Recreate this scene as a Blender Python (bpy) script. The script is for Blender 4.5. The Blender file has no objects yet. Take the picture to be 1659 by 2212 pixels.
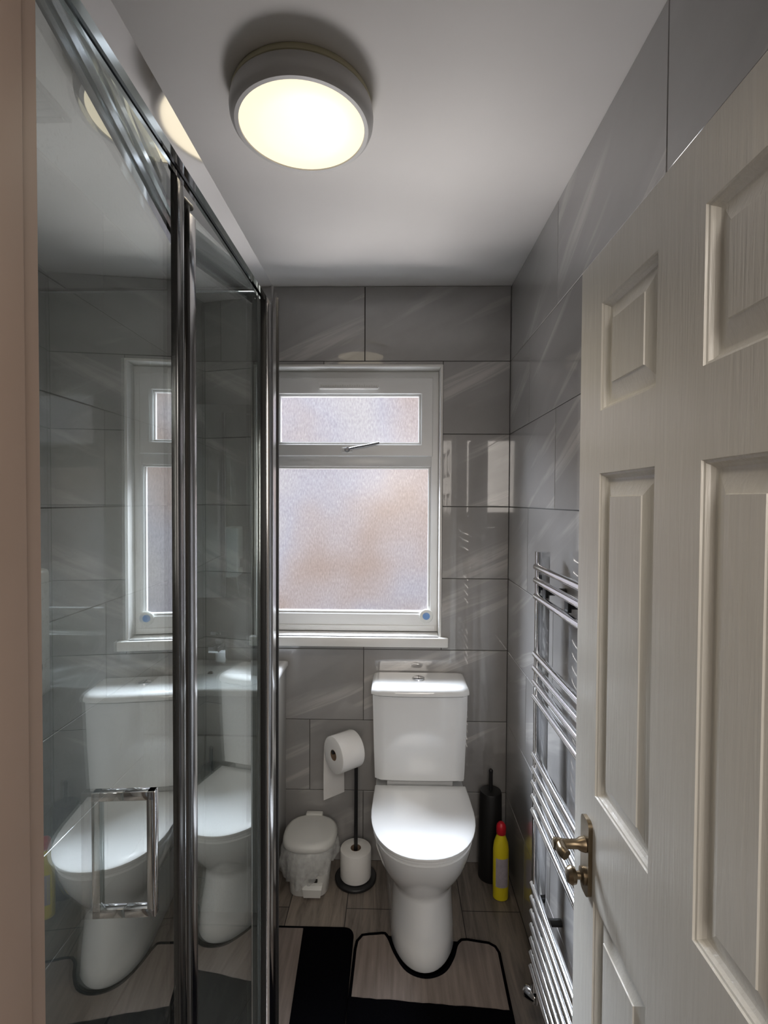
import bpy, bmesh, math, random
from mathutils import Vector, Matrix
from math import pi, sin, cos, radians

S = bpy.context.scene
COL = S.collection
random.seed(7)

# ------------------------------------------------------------------ camera
F_PX = 1097.26
cd = bpy.data.cameras.new('camera')
cam = bpy.data.objects.new('camera', cd)
COL.objects.link(cam)
cd.sensor_fit = 'HORIZONTAL'
cd.sensor_width = 36.0
cd.lens = F_PX * 36.0 / 1659.0
cd.clip_start = 0.02
fw = Vector((-0.02122885, 0.99951899, -0.02260804))
rt = Vector((0.99975904, 0.02134943, 0.00510566))
up = Vector((-0.00558587, 0.02249421, 0.99973137))
M = Matrix(((rt.x, up.x, -fw.x, -0.47271), (rt.y, up.y, -fw.y, 0.0), (rt.z, up.z, -fw.z, 1.5238), (0, 0, 0, 1)))
cam.matrix_world = M
S.camera = cam

# ------------------------------------------------------------------ world, lights, exposure
S.view_settings.view_transform = 'Standard'
S.view_settings.look = 'None'
S.view_settings.gamma = 1.0
S.view_settings.use_curve_mapping = False
S.view_settings.exposure = 0.12
try:
    S.cycles.use_denoising = True
    S.cycles.use_adaptive_sampling = True
    S.cycles.adaptive_threshold = 0.02
    S.cycles.max_bounces = 8
    S.cycles.diffuse_bounces = 4
    S.cycles.glossy_bounces = 5
    S.cycles.transparent_max_bounces = 16
    S.cycles.sample_clamp_indirect = 6.0
    S.cycles.caustics_reflective = False
    S.cycles.caustics_refractive = False
except Exception:
    pass
W = bpy.data.worlds.new('overcast_sky')
S.world = W
W.use_nodes = True
W.node_tree.nodes['Background'].inputs[0].default_value = (0.90, 0.92, 1.0, 1)
W.node_tree.nodes['Background'].inputs[1].default_value = 1.65


def area(name, loc, target, size, power, color, sy=None, spread=0):
    l = bpy.data.lights.new(name, 'AREA')
    l.shape = 'RECTANGLE'
    l.size = size
    l.size_y = sy or size
    l.energy = power
    if spread: l.spread = math.radians(spread)
    l.color = color
    o = bpy.data.objects.new(name, l)
    COL.objects.link(o)
    o.location = loc
    d = Vector(target) - Vector(loc)
    o.rotation_euler = d.to_track_quat('-Z', 'Y').to_euler()
    return o


area('daylight_sky', (-2.3, 4.7, 4.1), (-0.62, 2.15, 1.5), 2.4, 500, (0.86, 0.93, 1.0), spread=80)
area('daylight_sky_right', (0.9, 4.6, 4.1), (-0.70, 2.15, 1.5), 2.0, 150, (0.88, 0.94, 1.0), spread=80)
area('daylight_ground', (-1.2, 3.8, -0.9), (-0.66, 2.15, 1.6), 1.9, 165, (1.0, 0.96, 0.91), spread=115)
area('hall_fill_upper', (-0.15, -0.75, 2.36), (-0.2, -0.6, 0.0), 0.5, 12, (1.0, 0.94, 0.87))  # unseen overhead fill, added in the hall to brighten what faces the camera
area('hall_fill_frontal', (-0.45, -1.45, 1.85), (-0.55, 2.1, 1.75), 0.8, 15, (1.0, 0.92, 0.84), sy=0.9)  # added frontal fill behind the camera; no hall window is known there


# ------------------------------------------------------------------ materials
def nt(name):
    m = bpy.data.materials.new(name)
    m.use_nodes = True
    t = m.node_tree
    return m, t, t.nodes, t.links, t.nodes['Principled BSDF']


def setp(b, **k):
    names = dict(color='Base Color', rough='Roughness', metal='Metallic', ior='IOR', spec='Specular IOR Level',
                 coat='Coat Weight', coatr='Coat Roughness', trans='Transmission Weight', alpha='Alpha', sss='Subsurface Weight')
    for a, v in k.items():
        s = b.inputs[names[a]]
        s.default_value = (*v, 1) if a == 'color' else v


def noise(N, L, vec, scale, detail=3, rough=0.5):
    n = N.new('ShaderNodeTexNoise')
    n.inputs['Scale'].default_value = scale
    n.inputs['Detail'].default_value = detail
    n.inputs['Roughness'].default_value = rough
    if vec is not None:
        L.new(vec, n.inputs['Vector'])
    return n


def mapping(N, L, src, rot=(0, 0, 0), scale=(1, 1, 1)):
    m = N.new('ShaderNodeMapping')
    m.inputs['Rotation'].default_value = rot
    m.inputs['Scale'].default_value = scale
    L.new(src, m.inputs['Vector'])
    return m.outputs[0]


def ramp(N, L, src, stops):
    r = N.new('ShaderNodeValToRGB')
    e = r.color_ramp.elements
    e[0].position = stops[0][0]
    e[0].color = (*stops[0][1], 1)
    e[1].position = stops[-1][0]
    e[1].color = (*stops[-1][1], 1)
    for p, c in stops[1:-1]:
        x = e.new(p)
        x.color = (*c, 1)
    L.new(src, r.inputs[0])
    return r.outputs[0]


def mix(N, L, fac, a, b, blend='MIX'):
    m = N.new('ShaderNodeMix')
    m.data_type = 'RGBA'
    m.blend_type = blend
    for s, v in ((m.inputs[0], fac), (m.inputs[6], a), (m.inputs[7], b)):
        if isinstance(v, (int, float)):
            s.default_value = v
        elif isinstance(v, tuple):
            s.default_value = (*v, 1)
        else:
            L.new(v, s)
    return m.outputs[2]


def bump(N, L, b, h, strength, dist=0.002):
    x = N.new('ShaderNodeBump')
    x.inputs['Strength'].default_value = strength
    x.inputs['Distance'].default_value = dist
    L.new(h, x.inputs['Height'])
    L.new(x.outputs[0], b.inputs['Normal'])


def plain(name, color, rough=0.4, metal=0.0, coat=0.0, vary=0.04, nscale=6, bumps=0.0, bscale=200, spec=0.5):
    """simple surface with a little procedural variation"""
    m, t, N, L, b = nt(name)
    setp(b, color=color, rough=rough, metal=metal, coat=coat, spec=spec)
    tc = N.new('ShaderNodeTexCoord')
    n = noise(N, L, tc.outputs['Object'], nscale, 4)
    lo = tuple(c * (1 - vary) for c in color)
    hi = tuple(min(1, c * (1 + vary)) for c in color)
    c = ramp(N, L, n.outputs[0], [(0.35, lo), (0.65, hi)])
    L.new(c, b.inputs['Base Color'])
    if bumps:
        n2 = noise(N, L, tc.outputs['Object'], bscale, 3)
        bump(N, L, b, n2.outputs[0], bumps)
    return m


def tile_material():
    m, t, N, L, b = nt('grey_veined_porcelain')
    uv = N.new('ShaderNodeUVMap')
    ra = mapping(N, L, uv.outputs[0], rot=(0, 0, radians(-24)))
    v = mapping(N, L, ra, scale=(0.75, 9.0, 1))
    n1 = noise(N, L, v, 1.5, 4, 0.5)
    n1.inputs['Distortion'].default_value = 0.35
    vein = ramp(N, L, n1.outputs[0], [(0.53, (0, 0, 0)), (0.60, (0.75, 0.75, 0.75)), (0.63, (0.25, 0.25, 0.25)), (0.70, (0.9, 0.9, 0.9))])
    v2 = mapping(N, L, ra, scale=(0.7, 3.2, 1))
    n2 = noise(N, L, v2, 1.5, 3)
    mask = ramp(N, L, n2.outputs[0], [(0.48, (0, 0, 0)), (0.60, (1, 1, 1))])
    vm = mix(N, L, 1.0, vein, mask, 'MULTIPLY')
    n3 = noise(N, L, uv.outputs[0], 5, 6, 0.65)
    base = ramp(N, L, n3.outputs[0], [(0.3, (0.285, 0.277, 0.270)), (0.7, (0.335, 0.327, 0.320))])
    base2 = mix(N, L, mask, base, (0.355, 0.347, 0.340))
    c = mix(N, L, vm, base2, (0.56, 0.54, 0.52))
    L.new(c, b.inputs['Base Color'])
    setp(b, spec=0.55, coat=1.0, coatr=0.03)
    b.inputs['Coat IOR'].default_value = 1.75
    r = ramp(N, L, n3.outputs[0], [(0.3, (0.34, 0.34, 0.34)), (0.7, (0.44, 0.44, 0.44))])
    L.new(r, b.inputs['Roughness'])
    return m


def floor_material():
    m, t, N, L, b = nt('wood_look_floor')
    tc = N.new('ShaderNodeTexCoord')
    v = mapping(N, L, tc.outputs['Object'], rot=(0, 0, radians(90)))
    br = N.new('ShaderNodeTexBrick')
    L.new(v, br.inputs['Vector'])
    br.inputs['Scale'].default_value = 1
    br.inputs['Brick Width'].default_value = 0.62
    br.inputs['Row Height'].default_value = 0.215
    br.inputs['Mortar Size'].default_value = 0.0018
    br.inputs['Color1'].default_value = (0.27, 0.235, 0.205, 1)
    br.inputs['Color2'].default_value = (0.20, 0.175, 0.155, 1)
    br.inputs['Mortar'].default_value = (0.03, 0.028, 0.026, 1)
    g = mapping(N, L, tc.outputs['Object'], scale=(22, 2.2, 1))
    n = noise(N, L, g, 1.6, 6, 0.65)
    n.inputs['Distortion'].default_value = 0.8
    gr = ramp(N, L, n.outputs[0], [(0.3, (0.45, 0.42, 0.40)), (0.52, (0.95, 0.93, 0.90)), (0.72, (1.35, 1.28, 1.2))])
    c = mix(N, L, 1.0, br.outputs['Color'], gr, 'MULTIPLY')
    L.new(c, b.inputs['Base Color'])
    setp(b, rough=0.42)
    bump(N, L, b, n.outputs[0], 0.15, 0.001)
    return m


def door_paint():
    m, t, N, L, b = nt('white_gloss_door_paint')
    tc = N.new('ShaderNodeTexCoord')
    v = mapping(N, L, tc.outputs['Object'], scale=(60, 60, 3.2))
    n = noise(N, L, v, 1.6, 4, 0.6)
    n.inputs['Distortion'].default_value = 1.6
    v2 = mapping(N, L, tc.outputs['Object'], scale=(9, 9, 0.9))
    w = noise(N, L, v2, 1.5, 2)
    h = mix(N, L, 0.35, n.outputs[0], w.outputs[0])
    bump(N, L, b, h, 0.40, 0.003)
    c = ramp(N, L, n.outputs[0], [(0.3, (0.75, 0.73, 0.67)), (0.7, (0.81, 0.79, 0.73))])
    L.new(c, b.inputs['Base Color'])
    setp(b, rough=0.26, spec=0.5)
    return m


def glass_material(name, tint, r0=0.06, k=3.0, haze=0.0):
    """clear sheet glass: transparent with a reflection that grows towards grazing angles, and dried water spots"""
    m, t, N, L, b = nt(name)
    N.remove(b)
    out = N['Material Output']
    lw = N.new('ShaderNodeLayerWeight')
    lw.inputs['Blend'].default_value = 0.5
    p = N.new('ShaderNodeMath'); p.operation = 'POWER'; p.inputs[1].default_value = k
    L.new(lw.outputs['Facing'], p.inputs[0])
    q = N.new('ShaderNodeMath'); q.operation = 'MULTIPLY_ADD'; q.inputs[1].default_value = 1 - r0; q.inputs[2].default_value = r0
    L.new(p.outputs[0], q.inputs[0])
    tr = N.new('ShaderNodeBsdfTransparent'); tr.inputs[0].default_value = (*tint, 1)
    gl = N.new('ShaderNodeBsdfGlossy'); gl.inputs['Roughness'].default_value = 0.0
    gl.inputs[0].default_value = (0.93, 0.97, 0.96, 1)
    ms = N.new('ShaderNodeMixShader')
    L.new(q.outputs[0], ms.inputs[0]); L.new(tr.outputs[0], ms.inputs[1]); L.new(gl.outputs[0], ms.inputs[2])
    last = ms.outputs[0]
    if haze:
        tc = N.new('ShaderNodeTexCoord')
        n = noise(N, L, tc.outputs['Object'], 260, 2)
        big = noise(N, L, tc.outputs['Object'], 5, 3)
        a = ramp(N, L, n.outputs[0], [(0.60, (0, 0, 0)), (0.68, (1, 1, 1))])
        bb = ramp(N, L, big.outputs[0], [(0.45, (0, 0, 0)), (0.62, (1, 1, 1))])
        f = mix(N, L, 1.0, a, bb, 'MULTIPLY')
        mm = N.new('ShaderNodeMath'); mm.operation = 'MULTIPLY_ADD'; mm.inputs[1].default_value = haze; mm.inputs[2].default_value = 0.006
        L.new(f, mm.inputs[0])
        df = N.new('ShaderNodeBsdfDiffuse'); df.inputs[0].default_value = (0.8, 0.82, 0.8, 1)
        m2 = N.new('ShaderNodeMixShader')
        L.new(mm.outputs[0], m2.inputs[0]); L.new(last, m2.inputs[1]); L.new(df.outputs[0], m2.inputs[2])
        last = m2.outputs[0]
    L.new(last, out.inputs[0])
    return m


def frosted_pane():
    m, t, N, L, b = nt('obscured_window_glass')
    N.remove(b)
    out = N['Material Output']
    tc = N.new('ShaderNodeTexCoord')
    v = mapping(N, L, tc.outputs['Object'], scale=(1, 1, 0.35))
    n = noise(N, L, v, 190, 4, 0.6)
    c = ramp(N, L, n.outputs[0], [(0.3, (0.66, 0.66, 0.68)), (0.7, (0.84, 0.84, 0.85))])
    tr = N.new('ShaderNodeBsdfTransparent')
    L.new(c, tr.inputs[0])
    tl = N.new('ShaderNodeBsdfTranslucent'); tl.inputs[0].default_value = (0.9, 0.9, 0.92, 1)
    gl = N.new('ShaderNodeBsdfGlossy'); gl.inputs['Roughness'].default_value = 0.25
    m1 = N.new('ShaderNodeMixShader'); m1.inputs[0].default_value = 0.003
    L.new(tr.outputs[0], m1.inputs[1]); L.new(tl.outputs[0], m1.inputs[2])
    m2 = N.new('ShaderNodeMixShader'); m2.inputs[0].default_value = 0.04
    L.new(m1.outputs[0], m2.inputs[1]); L.new(gl.outputs[0], m2.inputs[2])
    L.new(m2.outputs[0], out.inputs[0])
    return m


def outside_material():
    m, t, N, L, b = nt('pale_brick_and_render')
    tc = N.new('ShaderNodeTexCoord')
    n = noise(N, L, tc.outputs['Object'], 0.85, 2, 0.4)
    c = ramp(N, L, n.outputs[0], [(0.30, (0.70, 0.52, 0.40)), (0.44, (0.80, 0.68, 0.62)), (0.56, (0.80, 0.76, 0.78)), (0.72, (0.92, 0.86, 0.80))])
    L.new(c, b.inputs['Base Color'])
    setp(b, rough=0.9)
    return m


def emit(name, color, strength):
    m, t, N, L, b = nt(name)
    setp(b, color=(0.2, 0.18, 0.15), rough=0.35)
    tc = N.new('ShaderNodeTexCoord')
    n = noise(N, L, tc.outputs['Object'], 7, 2)
    c = ramp(N, L, n.outputs[0], [(0.3, tuple(x * 0.96 for x in color)), (0.7, color)])
    L.new(c, b.inputs['Emission Color'])
    b.inputs['Emission Strength'].default_value = strength
    return m


MT = dict(
    tile=tile_material(), floor=floor_material(), door=door_paint(),
    grout=plain('dark_grey_grout', (0.055, 0.053, 0.05), 0.9),
    ceil=plain('matt_white_ceiling_paint', (0.80, 0.78, 0.76), 0.85, vary=0.01),
    white=plain('white_gloss_ceramic', (0.83, 0.84, 0.84), 0.08, coat=0.5, vary=0.01),
    upvc=plain('white_upvc', (0.80, 0.80, 0.79), 0.3, vary=0.01),
    board=plain('white_painted_board', (0.80, 0.79, 0.76), 0.35, vary=0.02),
    vanity=plain('white_gloss_cabinet', (0.74, 0.74, 0.72), 0.12, vary=0.01),
    chrome=plain('polished_chrome', (0.80, 0.81, 0.83), 0.06, 1.0, vary=0.01),
    chrome2=plain('satin_chrome_profile', (0.62, 0.62, 0.63), 0.16, 1.0, vary=0.02),
    dark=plain('dark_anodised_profile', (0.10, 0.10, 0.10), 0.2, 0.8),
    ventslat=plain('vent_slat_grey', (0.10, 0.10, 0.098), 0.5),
    lever=plain('grey_metal_lever', (0.16, 0.16, 0.165), 0.3, 0.7),
    black=plain('matt_black_metal', (0.012, 0.012, 0.013), 0.4),
    blackp=plain('black_plastic', (0.008, 0.008, 0.008), 0.5),
    brass=plain('aged_brass', (0.22, 0.17, 0.11), 0.32, 0.9, vary=0.1, nscale=40),
    paper=plain('white_tissue_paper', (0.80, 0.79, 0.77), 0.9, bumps=0.2, bscale=300),
    tube=plain('brown_card_tube', (0.22, 0.15, 0.10), 0.9),
    plastic=plain('white_plastic', (0.70, 0.70, 0.67), 0.35, vary=0.02),
    yellow=plain('yellow_bottle_plastic', (0.80, 0.66, 0.02), 0.3, vary=0.04),
    red=plain('red_cap_plastic', (0.62, 0.015, 0.03), 0.35),
    label=plain('grey_lilac_paper_label', (0.42, 0.38, 0.42), 0.5, vary=0.1, nscale=60),
    blackmat=plain('black_pile_fabric', (0.003, 0.003, 0.004), 1.0, bumps=0.8, bscale=500, spec=0.0),
    jamb=plain('dim_lit_white_door_lining', (0.40, 0.305, 0.25), 0.5, spec=0.25, vary=0.03, bumps=0.15, bscale=30),  # white trim whose dim, warm light is put into this brown colour
    hall=plain('dim_taupe_hall_paint', (0.22, 0.19, 0.16), 0.8),
    tray=plain('grey_slate_tray', (0.16, 0.165, 0.165), 0.5, bumps=0.3, bscale=120),
    mirror=plain('mirror_silver', (0.86, 0.88, 0.88), 0.0, 1.0, vary=0.0),
    blue=plain('blue_gel', (0.16, 0.30, 0.58), 0.3),
    glass=glass_material('clear_shower_glass', (0.945, 0.968, 0.962), 0.04, 2.0, 0.10),
    pane=frosted_pane(), outside=outside_material(),
    glow=emit('glowing_opal_diffuser', (1.0, 0.87, 0.64), 1.06),
    cream=plain('pale_yellow_plastic', (0.62, 0.58, 0.40), 0.4),
    lampbody=plain('grey_white_lamp_plastic', (0.60, 0.59, 0.58), 0.4),
)


def mat_fabric():
    m, t, N, L, b = nt('taupe_woodgrain_print_fabric')
    tc = N.new('ShaderNodeTexCoord')
    v = mapping(N, L, tc.outputs['Object'], scale=(40, 3, 1))
    n = noise(N, L, v, 1.5, 4)
    c = ramp(N, L, n.outputs[0], [(0.35, (0.19, 0.155, 0.135)), (0.7, (0.28, 0.235, 0.205))])
    L.new(c, b.inputs['Base Color'])
    n2 = noise(N, L, tc.outputs['Object'], 600, 2)
    bump(N, L, b, n2.outputs[0], 0.5)
    setp(b, rough=0.95, spec=0.1)
    return m


def liner_material():
    m, t, N, L, b = nt('thin_white_bin_liner')
    N.remove(b)
    tr = N.new('ShaderNodeBsdfTransparent')
    df = N.new('ShaderNodeBsdfPrincipled'); df.inputs['Base Color'].default_value = (0.75, 0.76, 0.75, 1); df.inputs['Roughness'].default_value = 0.25
    tc = N.new('ShaderNodeTexCoord')
    n = noise(N, L, tc.outputs['Object'], 40, 3)
    f = ramp(N, L, n.outputs[0], [(0.3, (0.35, 0.35, 0.35)), (0.7, (0.65, 0.65, 0.65))])
    ms = N.new('ShaderNodeMixShader')
    L.new(f, ms.inputs[0]); L.new(tr.outputs[0], ms.inputs[1]); L.new(df.outputs[0], ms.inputs[2])
    L.new(ms.outputs[0], N['Material Output'].inputs[0])
    return m


MT['mat'] = mat_fabric()
MT['liner'] = liner_material()


# ------------------------------------------------------------------ mesh helpers (all in world coordinates)
def BM():
    return bmesh.new()


def box(bm, x0, x1, y0, y1, z0, z1, bev=0.0, seg=2, mi=0):
    vs = [bm.verts.new((x, y, z)) for x in (x0, x1) for y in (y0, y1) for z in (z0, z1)]
    q = [(0, 1, 3, 2), (4, 6, 7, 5), (0, 4, 5, 1), (2, 3, 7, 6), (0, 2, 6, 4), (1, 5, 7, 3)]
    fs = [bm.faces.new([vs[i] for i in f]) for f in q]
    for f in fs:
        f.material_index = mi
    if bev:
        es = list({e for f in fs for e in f.edges})
        bmesh.ops.bevel(bm, geom=es, offset=bev, segments=seg, affect='EDGES', profile=0.5)
    return vs


def quadbox(bm, a, b, half, z0, z1, bev=0):
    """box following a plan line a-b with half thickness"""
    a = Vector(a); b = Vector(b)
    d = (b - a).normalized(); n = Vector((-d.y, d.x)) * half
    pts = [a - n, b - n, b + n, a + n]
    lo = [bm.verts.new((p.x, p.y, z0)) for p in pts]
    hi = [bm.verts.new((p.x, p.y, z1)) for p in pts]
    fs = [bm.faces.new(lo[::-1]), bm.faces.new(hi)]
    for i in range(4):
        j = (i + 1) % 4
        fs.append(bm.faces.new([lo[i], lo[j], hi[j], hi[i]]))
    if bev:
        es = list({e for f in fs for e in f.edges})
        bmesh.ops.bevel(bm, geom=es, offset=bev, segments=2, affect='EDGES', profile=0.5)


def loft(bm, rings, cap0=True, cap1=True, closed=True):
    vr = [[bm.verts.new(p) for p in r] for r in rings]
    n = len(rings[0])
    for a, b in zip(vr[:-1], vr[1:]):
        for i in range(n if closed else n - 1):
            j = (i + 1) % n
            bm.faces.new([a[i], a[j], b[j], b[i]])
    if cap0:
        bm.faces.new(vr[0][::-1])
    if cap1:
        bm.faces.new(vr[-1])
    return vr


def lathe(bm, prof, loc, axis=(0, 0, 1), n=40, cap0=True, cap1=True):
    q = Vector((0, 0, 1)).rotation_difference(Vector(axis).normalized())
    rings = []
    for r, h in prof:
        rings.append([Vector(loc) + q @ Vector((r * cos(2 * pi * i / n), r * sin(2 * pi * i / n), h)) for i in range(n)])
    loft(bm, rings, cap0, cap1)


def cyl(bm, a, b, r, n=20):
    a = Vector(a); b = Vector(b)
    lathe(bm, [(r, 0), (r, (b - a).length)], a, b - a, n)


def tube(bm, pts, r, n=12, closed=False, flat=None):
    pts = [Vector(p) for p in pts]
    m = len(pts)
    rings = []
    prev = None
    for i, p in enumerate(pts):
        a = pts[(i - 1) % m] if (closed or i > 0) else p
        b = pts[(i + 1) % m] if (closed or i < m - 1) else p
        d = (b - a).normalized()
        ref = Vector((0, 0, 1)) if abs(d.z) < 0.95 else Vector((1, 0, 0))
        if prev is None:
            s = d.cross(ref).normalized()
        else:
            s = (prev - d * prev.dot(d)).normalized()
        prev = s
        u = s.cross(d).normalized()
        rings.append([p + (s * cos(2 * pi * k / n) + u * sin(2 * pi * k / n)) * r for k in range(n)])
    if closed:
        rings.append(rings[0])
        vr = [[bm.verts.new(q) for q in ring] for ring in rings[:-1]]
        vr.append(vr[0])
        for A, B in zip(vr[:-1], vr[1:]):
            for k in range(n):
                j = (k + 1) % n
                bm.faces.new([A[k], A[j], B[j], B[k]])
    else:
        loft(bm, rings)


def bez(pts, n=6):
    """Catmull-Rom through pts"""
    P = [Vector(p) for p in pts]
    out = []
    for i in range(len(P) - 1):
        p0 = P[max(i - 1, 0)]; p1 = P[i]; p2 = P[i + 1]; p3 = P[min(i + 2, len(P) - 1)]
        for k in range(n):
            t = k / n
            out.append(0.5 * ((2 * p1) + (-p0 + p2) * t + (2 * p0 - 5 * p1 + 4 * p2 - p3) * t * t + (-p0 + 3 * p1 - 3 * p2 + p3) * t ** 3))
    out.append(P[-1])
    return out


def roundpoly(pts, rad, n=6):
    out = []
    m = len(pts)
    for i in range(m):
        p = Vector(pts[i]); a = Vector(pts[i - 1]); b = Vector(pts[(i + 1) % m])
        r = min(rad if not isinstance(rad, list) else rad[i], (a - p).length * 0.45, (b - p).length * 0.45)
        if r <= 0:
            out.append(p); continue
        s = p + (a - p).normalized() * r
        e = p + (b - p).normalized() * r
        for k in range(n + 1):
            t = k / n
            out.append((1 - t) ** 2 * s + 2 * t * (1 - t) * p + t * t * e)
    return out


def obj(name, bm, mats, parent=None, origin=None, angle=35):
    if origin is None:
        origin = parent.location.copy() if parent is not None and parent.get('_w') else Vector((0, 0, 0))
    bmesh.ops.recalc_face_normals(bm, faces=bm.faces)
    for v in bm.verts:
        v.co -= Vector(origin)
    me = bpy.data.meshes.new(name)
    bm.to_mesh(me)
    bm.free()
    for p in me.polygons:
        p.use_smooth = True
    me.set_sharp_from_angle(angle=radians(angle))
    for m in (mats if isinstance(mats, (list, tuple)) else [mats]):
        me.materials.append(m)
    o = bpy.data.objects.new(name, me)
    COL.objects.link(o)
    return o


class Thing:
    """an Empty at the thing's base which parents its parts; shapes are given in world coordinates"""
    def __init__(s, name, label, cat, loc, group=None, kind=None):
        s.loc = Vector(loc)
        s.o = bpy.data.objects.new(name, None)
        s.o.empty_display_size = 0.05
        COL.objects.link(s.o)
        s.o.location = s.loc
        s.o['label'] = label
        s.o['category'] = cat
        if group: s.o['group'] = group
        if kind: s.o['kind'] = kind

    def part(s, name, bm, mats, parent=None, label=None, angle=35):
        o = obj(name, bm, mats, origin=s.loc, angle=angle)
        o.parent = parent or s.o
        if label: o['label'] = label
        return o


def single(name, bm, mats, label, cat, loc=(0, 0, 0), kind=None, group=None, angle=35):
    o = obj(name, bm, mats, origin=Vector(loc), angle=angle)
    o.location = loc
    o['label'] = label
    o['category'] = cat
    if kind: o['kind'] = kind
    if group: o['group'] = group
    return o


D = 2.114          # back wall
XL = -1.375        # left wall
YF = 0.36          # front wall, room side
H = 2.405          # ceiling

# ------------------------------------------------------------------ tiled walls
WX0, WX1, WZ0, WZ1 = -1.062, -0.276, 0.955, 2.086   # window opening in the back wall


def tile_wall(name, label, O, U, NRM, length, rows, joints, uvsign, hole=None, slab=0.1, proud=0.0):
    """O corner at floor, U direction of u, NRM outward normal into the room"""
    O = Vector(O); U = Vector(U); NRM = Vector(NRM); Z = Vector((0, 0, 1))
    bm = BM()
    uvl = bm.loops.layers.uv.new('UVMap')
    g = 0.0011
    dep = 0.0016
    def P(u, v, d):
        return O + U * u + Z * v + NRM * d
    def tile(u0, u1, v0, v1, off):
        if u1 - u0 < 0.012 or v1 - v0 < 0.008:
            return
        a = [(u0, v0), (u1, v0), (u1, v1), (u0, v1)]
        s = [(-1, -1), (1, -1), (1, 1), (-1, 1)]
        out = [bm.verts.new(P(x - g * i, y - g * j, -dep)) for (x, y), (i, j) in zip(a, s)]
        lean = proud if v0 > 2.05 and v1 > 2.3 else 0.0      # top course given a tilt that raises the lamp's reflection
        inn = [bm.verts.new(P(x - (g + 0.0012) * i, y - (g + 0.0012) * j, lean * (y - v0) / (v1 - v0))) for (x, y), (i, j) in zip(a, s)]
        fs = [bm.faces.new(inn)]
        for i in range(4):
            j = (i + 1) % 4
            fs.append(bm.faces.new([out[i], out[j], inn[j], inn[i]]))
        for f in fs:
            for l in f.loops:
                w = l.vert.co - O
                l[uvl].uv = (w.dot(U) * uvsign + off[0], w.z + off[1])
    ztop = H
    for ri in range(rows):
        z1 = 2.4 - 0.3 * ri
        z0 = z1 - 0.3
        if ri == 0: z1 = ztop
        js = [0.0] + [j for j in joints(ri) if j < length] + [length]
        for a, b in zip(js[:-1], js[1:]):
            off = (random.uniform(-9, 9), random.uniform(-9, 9))
            a2, b2 = a, b
            if hole:
                hu0, hu1, hz0, hz1 = hole
                if b2 > hu0 and a2 < hu1 and z1 > hz0 and z0 < hz1:
                    if a2 < hu0: tile(a2, hu0, z0, z1, off)
                    if b2 > hu1: tile(hu1, b2, z0, z1, off)
                    m0, m1 = max(a2, hu0), min(b2, hu1)
                    if z1 > hz1: tile(m0, m1, hz1, z1, off)
                    if z0 < hz0: tile(m0, m1, z0, hz0, off)
                    continue
            tile(a2, b2, z0, z1, off)
    nt_faces = len(bm.faces)
    def sl(u0, u1, v0, v1):
        c = [P(u0, v0, -dep), P(u1, v1, -slab)]
        x = sorted((c[0].x, c[1].x)); y = sorted((c[0].y, c[1].y)); z = sorted((c[0].z, c[1].z))
        box(bm, x[0], x[1], y[0], y[1], z[0], z[1], mi=1)
    if hole:
        hu0, hu1, hz0, hz1 = hole
        sl(-0.1, hu0, 0, ztop); sl(hu1, length + 0.1, 0, ztop); sl(hu0, hu1, 0, hz0); sl(hu0, hu1, hz1, ztop)
    else:
        sl(0.0005, length, 0, ztop)
    return single(name, bm, [MT['tile'], MT['grout']], label, 'wall', kind='structure')


tile_wall('wall_back', 'grey veined tiled wall around the frosted window', (0, D, 0), (-1, 0, 0), (0, -1, 0), 1.375, 8,
          lambda r: {1: [0.77], 3: [0.6], 4: [0.6], 5: [0.6, 1.2], 6: [0.232, 0.826]}.get(r, [0.6, 1.2]), -1,
          hole=(-WX1, -WX0, WZ0, WZ1), proud=0.0065)
tile_wall('wall_right', 'grey veined tiled wall behind the towel radiator and door', (0, D, 0), (0, -1, 0), (-1, 0, 0), 1.754, 8,
          lambda r: [0.6, 1.2] if r % 2 == 0 else [0.3, 0.9, 1.5], 1)
tile_wall('wall_left', 'grey veined tiled wall at the back of the shower', (XL, D, 0), (0, -1, 0), (1, 0, 0), 1.754, 8,
          lambda r: [0.55, 1.15] if r % 2 == 0 else [0.25, 0.85, 1.45], -1)

bm = BM()
box(bm, XL - 0.1, 0.1, 0.36, D + 0.1, H, H + 0.1)
single('ceiling', bm, MT['ceil'], 'smooth white painted ceiling with the round lamp', 'ceiling', kind='structure')
bm = BM()
box(bm, XL - 0.1, 0.1, YF - 0.14, D + 0.1, -0.06, 0.0)
single('floor', bm, MT['floor'], 'dark grey brown wood look floor', 'floor', kind='structure')

# front wall with the doorway, seen only in reflections
JX = -0.728
bm = BM()
box(bm, XL - 0.1, JX - 0.028, 0.24, YF, 0, H)
box(bm, JX - 0.028, -0.045, 0.24, YF, 2.02, H)
box(bm, -0.045, 0.1, 0.24, YF, 0, H)
single('wall_front', bm, MT['tile'], 'wall with the doorway, on the camera side of the room', 'wall', kind='structure')
bm = BM()
box(bm, JX - 0.028, JX, 0.225, YF + 0.002, 0, 2.02, 0.002)
box(bm, JX - 0.001, JX + 0.0035, 0.225, 0.343, 0, 2.0, 0.0015)
box(bm, JX - 0.095, JX - 0.02, 0.222, 0.24, 0, 2.08, 0.004)
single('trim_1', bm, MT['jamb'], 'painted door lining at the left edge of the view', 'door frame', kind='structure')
bm = BM()
box(bm, -0.075, -0.045, 0.225, YF - 0.004, 0, 2.02, 0.002)
box(bm, JX, -0.075, 0.225, YF, 1.992, 2.02, 0.002)
single('trim_2', bm, MT['jamb'], 'painted door lining on the hinge side and above the door', 'door frame', kind='structure')

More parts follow.
